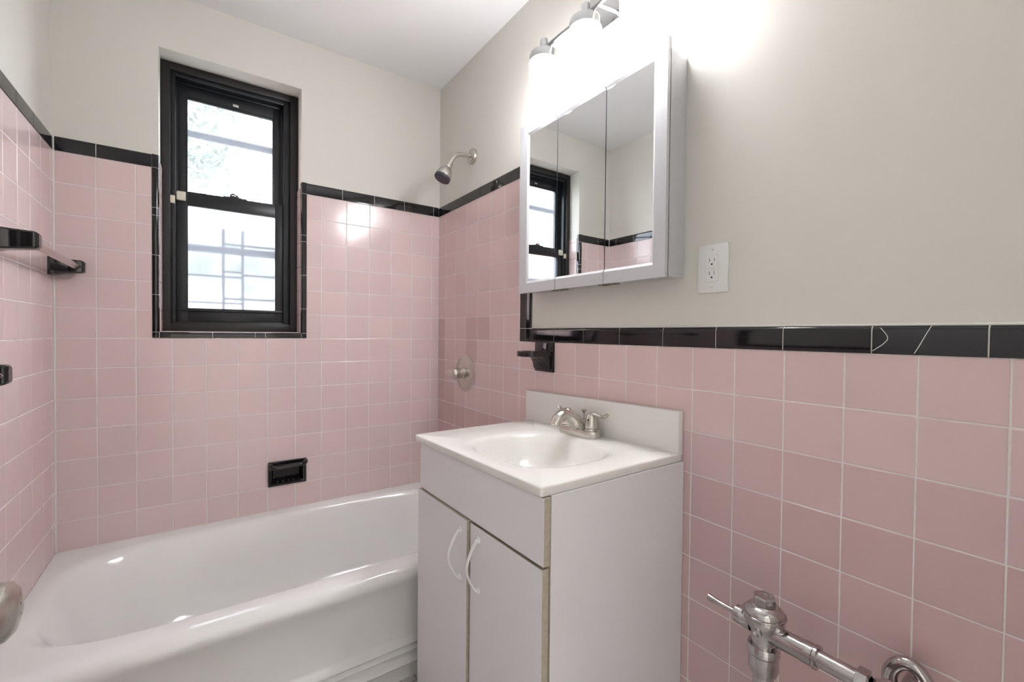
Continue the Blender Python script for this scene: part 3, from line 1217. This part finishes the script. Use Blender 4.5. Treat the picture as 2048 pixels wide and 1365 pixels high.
# skirt running from the spout down to the base
tube(bm, [(FX - .004, FY, ZT + .012), (FX - .016, FY, ZT + .030), (FX - .032, FY, ZT + .050)], [.021, .018, .014], n=20, sub=4, ref=(0, 1, 0))
sp = sk(link('spout', bm, M['nickel'], fa))
bm = B()
lathe(bm, [(.0, 0), (.0148, .0), (.0152, .002), (.0150, .012), (.0135, .014), (0, .014)], (FX - .1005, FY, ZT + .054), (-0.42, 0, -1))
sk(link('aerator', bm, M['nickel'], fa))
for sgn in (-1, 1):
    bm = B()
    yy = FY + sgn * .051
    lathe(bm, [(.0205, .030), (.0205, .036), (.0190, .050), (.0155, .064), (.011, .073), (.0, .077)], (FX, yy, ZT), (0, 0, 1))
    tube(bm, [(FX, yy - sgn * .004, ZT + .066), (FX + .001, yy + sgn * .006, ZT + .0745), (FX + .003, yy + sgn * .024, ZT + .0735),
              (FX + .005, yy + sgn * .040, ZT + .070), (FX + .006, yy + sgn * .052, ZT + .072), (FX + .007, yy + sgn * .060, ZT + .078)],
         [.010, .0095, .0068, .0068, .0082, .0075], n=14, ref=(0, 0, 1), sq=(.75, 1.2))
    h_ = sk(link('handle', bm, M['nickel'], fa))
    bm = B()
    lathe(bm, [(.0026, -.002), (.0026, .0012), (0, .0012)], (FX - .0175, yy - .004, ZT + .0575), (-1, 0, .2), n=12)
    o = link('set_screw', bm, M['slot'], None)
    sk(o)
    o.parent = h_
bm = B()
tube(bm, [(FX + .016, FY - .002, ZT + .012), (FX + .016, FY - .002, ZT + .075)], 0.0022, n=10, sub=1)
lathe(bm, [(.0024, .066), (.0042, .073), (.0095, .079), (.0095, .0815), (0, .083)], (FX + .016, FY - .002, ZT), (0, 0, 1), n=20)
sk(link('lift_rod', bm, M['nickel'], fa))

# ------------------------------------------------------------------ mirror cabinet
mc = thing('medicine_cabinet', 'white framed three-door mirrored medicine cabinet above the sink', 'medicine cabinet', (0, -1.19, 1.36))
bm = B()
box(bm, (-0.064, -1.508, 1.362), (BACK, -0.872, 1.951), 0.0015, 1)
link('body', bm, M['white_frame'], mc)
YA, YB, Y1, Y2 = -0.8665, -1.5105, -1.0745, -1.2950
MZ0, MZ1 = 1.357, 1.976
GA, GB = -0.9195, -1.4655
gz0, gz1 = 1.400, 1.934
XF = -0.080


def door_frame(name, ya, yb, left, right):
    """ya nearer the window; a sloped inner lip runs round the glass"""
    bm = B()
    g = 0.0018
    a, b = ya - (0 if left else g), yb + (0 if right else g)
    # outer polygon / inner polygon in y
    ia = GA if left else a
    ib = GB if right else b
    bk = XF + .014
    outer = [(a, MZ0), (b, MZ0), (b, MZ1), (a, MZ1)]
    zi0, zi1 = gz0, gz1
    lip = .008

    def pieces():
        # bottom, top, optional stiles
        yield [(a, MZ0), (b, MZ0), (ib - (lip if right else 0), zi0 - lip), (ia + (lip if left else 0), zi0 - lip)], 'b'
        yield [(a, MZ1), (b, MZ1), (ib - (lip if right else 0), zi1 + lip), (ia + (lip if left else 0), zi1 + lip)], 't'
        if left:
            yield [(a, MZ0), (a, MZ1), (ia + lip, zi1 + lip), (ia + lip, zi0 - lip)], 'l'
        if right:
            yield [(b, MZ0), (b, MZ1), (ib - lip, zi1 + lip), (ib - lip, zi0 - lip)], 'r'
    for poly, k in pieces():
        prism(bm, poly, 0, XF, bk)
    # thin backing panel that carries the glass
    box(bm, (XF + .0118, b, MZ0), (bk, a, MZ1))
    # slope from frame face to glass
    def quad(p, q, r_, t):
        vs = [bm.verts.new(v) for v in (p, q, r_, t)]
        bm.faces.new(vs)
    xs = XF + .0055
    la, lb = (ia + lip if left else ia), (ib - lip if right else ib)
    quad((XF, la, zi0 - lip), (XF, lb, zi0 - lip), (xs, ib, zi0), (xs, ia, zi0))
    quad((XF, la, zi1 + lip), (XF, lb, zi1 + lip), (xs, ib, zi1), (xs, ia, zi1))
    if left:
        quad((XF, la, zi0 - lip), (XF, la, zi1 + lip), (xs, ia, zi1), (xs, ia, zi0))
    if right:
        quad((XF, lb, zi0 - lip), (XF, lb, zi1 + lip), (xs, ib, zi1), (xs, ib, zi0))
    o = link(name, bm, M['white_frame'], mc, smooth=False)
    bm = B()
    box(bm, (xs, min(ia, ib) , zi0), (XF + .012, max(ia, ib), zi1))
    m_ = link('mirror', bm, M['mirror'], None, smooth=False)
    m_.parent = o
    return o


door_frame('mirror_door', YA, Y1, True, False)
door_frame('mirror_door', Y1, Y2, False, False)
door_frame('mirror_door', Y2, YB, False, True)
for y in (Y1, Y2):
    bm = B()
    box(bm, (-0.081, y - .012, MZ1 - .001), (-0.060, y + .012, MZ1 + .002), 0.0006, 1)
    box(bm, (-0.080, y - .003, MZ1 + .001), (-0.070, y + .003, MZ1 + .007), 0.001, 1)
    link('top_hinge', bm, M['steel'], mc)
    bm = B()
    box(bm, (-0.076, y - .045, MZ0 - .003), (-0.056, y + .025, MZ0 + .001), 0.0008, 1)
    box(bm, (-0.079, y - .018, MZ0 - .005), (-0.064, y + .006, MZ0 - .001), 0.001, 1)
    link('bottom_hinge', bm, M['rust'], mc)

# ------------------------------------------------------------------ outlet
ol = thing('wall_outlet', 'white double wall outlet beside the mirrored cabinet', 'outlet', (0, -1.592, 1.377))
XO = BACK
bm = B()
box(bm, (XO - .006, -1.633, 1.315), (XO + .001, -1.552, 1.438), 0.0025, 2)
link('cover_plate', bm, M['plastic'], ol)
bm = B()
box(bm, (XO - .0085, -1.609, 1.343), (XO - .004, -1.576, 1.410), 0.0008, 1)
rc = link('receptacle', bm, M['plastic'], ol)
bm = B()
for zc in (1.3935, 1.3600):
    box(bm, (XO - .0088, -1.5995, zc + .0005), (XO - .0080, -1.5983, zc + .0085))
    box(bm, (XO - .0088, -1.5868, zc - .0005), (XO - .0080, -1.5855, zc + .0090))
    lathe(bm, [(.0026, 0), (0, .0002)], (XO - .0086, -1.5925, zc - .0065), (-1, 0, 0), n=14)
o = link('slots', bm, M['slot'], None)
o.parent = rc
bm = B()
box(bm, (XO - .0097, -1.600, 1.3765), (XO - .0083, -1.585, 1.3805), 0.0004, 1)
box(bm, (XO - .0097, -1.600, 1.3718), (XO - .0083, -1.585, 1.3755), 0.0004, 1)
o = link('test_buttons', bm, M['plastic'], None)
o.parent = rc
for zc in (1.424, 1.329):
    bm = B()
    lathe(bm, [(.0032, 0), (.0030, .0012), (0, .0014)], (XO - .0058, -1.5925, zc), (-1, 0, 0), n=16)
    box(bm, (XO - .0075, -1.5950, zc - .0003), (XO - .0070, -1.5900, zc + .0003), mi=1)
    link('screw', bm, [M['plastic'], M['slot']], ol)

# ------------------------------------------------------------------ vanity light
vl = thing('vanity_light', 'brushed steel vanity light with three lit milk-glass cylinder shades', 'wall light', (0, -1.238, 2.20))
LX, LYS, LZ = -0.110, (-1.040, -1.238, -1.436), 2.173
bm = B()
box(bm, (-0.028, -1.308, 2.165), (BACK, -1.168, 2.29), 0.003, 2)
link('wall_plate', bm, M['steel'], vl)
bm = B()
tube(bm, [(LX, -1.026, LZ), (LX, -1.450, LZ)], 0.0068, n=16, sub=1)
link('bar', bm, M['steel'], vl)
for y in (-1.290, -1.186):
    bm = B()
    tube(bm, [(LX, y, LZ), (-0.02, y, LZ + .012)], 0.0060, n=14, sub=1)
    link('arm', bm, M['steel'], vl)
for y in LYS:
    bm = B()
    lathe(bm, [(0, .030), (.0125, .030), (.0135, .027), (.0135, -.012), (.040, -.014), (.0465, -.018), (.0485, -.024), (.0485, -.046), (0, -.046)], (LX, y, LZ), (0, 0, 1), n=48)
    s_ = link('shade_holder', bm, M['steel'], vl)
    bm = B()
    lathe(bm, [(0, -.047), (.044, -.047), (.0495, -.050), (.0505, -.060), (.0475, -.068), (.0475, -.177), (.046, -.181), (.043, -.181), (.043, -.06), (0, -.058)], (LX, y, LZ), (0, 0, 1), n=48)
    link('shade', bm, M['shade'], vl)

# ------------------------------------------------------------------ flush valve
fv = thing('flush_valve', 'worn chrome toilet flush valve with handle and supply pipe on the right wall', 'flush valve', (-0.12, -1.79, 0.5))
VX, VY = -0.12, -1.790
bm = B()
lathe(bm, [(0, -.31), (.0195, -.31), (.0195, -.075), (.0, -.075)], (VX, VY, .64), (0, 0, 1))
link('tailpiece', bm, M['chrome'], fv)
bm = B()
lathe(bm, [(.019, -.125), (.024, -.121), (.0275, -.112), (.0275, -.082), (.030, -.078), (.030, -.066), (.0285, -.062), (.0, -.062)], (VX, VY, .64), (0, 0, 1), n=40)
link('coupling', bm, M['chrome'], fv, angle=22)
bm = B()
lathe(bm, [(.0, -.075), (.0235, -.075), (.0235, -.045), (.027, -.032), (.034, -.020), (.0375, -.012), (.0375, -.003), (.037, .0), (.0, .0)],
      (VX, VY, .64), (0, 0, 1), n=48)
lathe(bm, [(.0195, 0), (.0195, .070), (.0205, .074), (.0205, .090), (.022, .092), (.022, .097), (.0, .097)], (VX, VY, .607), (0, -1, 0), n=36)
lathe(bm, [(.0085, .020), (.0085, .036), (.006, .037), (.006, .033), (0, .033)], (VX, VY, .617), (-.8, -.05, -.1), n=20)
link('valve_body', bm, M['chrome'], fv)
bm = B()
lathe(bm, [(.0400, -.001), (.0405, .0005), (.0400, .0028), (.0365, .0032), (.0362, .0055), (.034, .0105), (.029, .0155), (.0235, .0180), (.0225, .0200), (.0, .021)], (VX, VY, .64), (0, 0, 1), n=48)
link('dome_cap', bm, M['chrome'], fv, angle=24)
bm = B()
lathe(bm, [(.0215, .019), (.0215, .034), (.0190, .0375), (.011, .0385), (.008, .0385), (.007, .036), (.0, .036)], (VX, VY, .64), (0, 0, 1), n=6)
link('hex_nut', bm, M['chrome'], fv, smooth=False)
bm = B()
lathe(bm, [(.0, .022), (.0205, .022), (.0205, .036), (.0165, .038), (.0180, .041), (.0180, .056), (.014, .059), (.0, .059)], (VX, VY, .612), (0, 1, 0), n=32)
tube(bm, [(VX, VY + .055, .612), (VX, VY + .090, .612), (VX, VY + .120, .614)], [.005, .0062, .0085], n=16, sub=3)
link('handle', bm, M['chrome'], fv)
bm = B()
tube(bm, [(VX, VY - .09, .607), (VX, -1.965, .607)], 0.0155, n=28, sub=1)
link('supply_pipe', bm, M['chrome'], fv)
bm = B()
lathe(bm, [(.016, 0), (.023, .002), (.023, .018), (.016, .020)], (VX, -1.945, .607), (0, -1, 0), n=6)
link('pipe_nut', bm, M['chrome'], fv, smooth=False)
bm = B()
lathe(bm, [(.016, .018), (.021, .026), (.027, .036), (.029, .055), (.027, .072), (.018, .080), (0, .080)], (VX + .005, -1.945, .600), (0, -1, 0), n=36)
lathe(bm, [(.020, -.05), (.024, -.04), (.024, 0), (.021, .010), (.0, .012)], (VX + .012, -1.998, .600), (0, 0, 1), n=36)
tube(bm, [(VX + .02, -1.998, .585), (-0.03, -1.998, .585), (0.006, -1.998, .585)], .014, n=20, sub=2)
link('stop_valve', bm, M['chrome'], fv)
bm = B()
tube(bm, [on_x(1784, 1385, -0.045), on_x(1779, 1350, -0.045), on_x(1790, 1331, -0.045), on_x(1812, 1327, -0.045), on_x(1836, 1342, -0.045), on_x(1856, 1372, -0.045),
          on_x(1866, 1410, -0.045)], 0.0115, n=20, sub=6)
link('curved_pipe', bm, M['chrome'], fv)

# ------------------------------------------------------------------ door (opened flat along the left) and its knob
door = bpy.data.objects.new('door_1', None)
COL.objects.link(door)
door.location = (-1.28, YF, 0)
struct(door)
bm = B()
box(bm, (-1.311, YF + .005, 0.012), (-1.275, -1.578, 2.03), 0.0015)
link('leaf', bm, M['door'], door)
bm = B()
KX = -1.275
lathe(bm, [(.032, 0), (.032, .004), (.028, .009), (.016, .011), (.0125, .014), (.0125, .030), (.017, .038), (.024, .046), (.0265, .052), (.0262, .068), (.0245, .076), (.019, .081),
           (.008, .084), (0, .0845)], (KX, -1.650, .955), (1, 0, 0), n=56)
kb = link('door_knob', bm, M['nickel'], door)
bm = B()
box(bm, (KX + .0815, -1.6512, .950), (KX + .0843, -1.6504, .961))
o = link('lock_slot', bm, M['slot'], None)
o.parent = kb
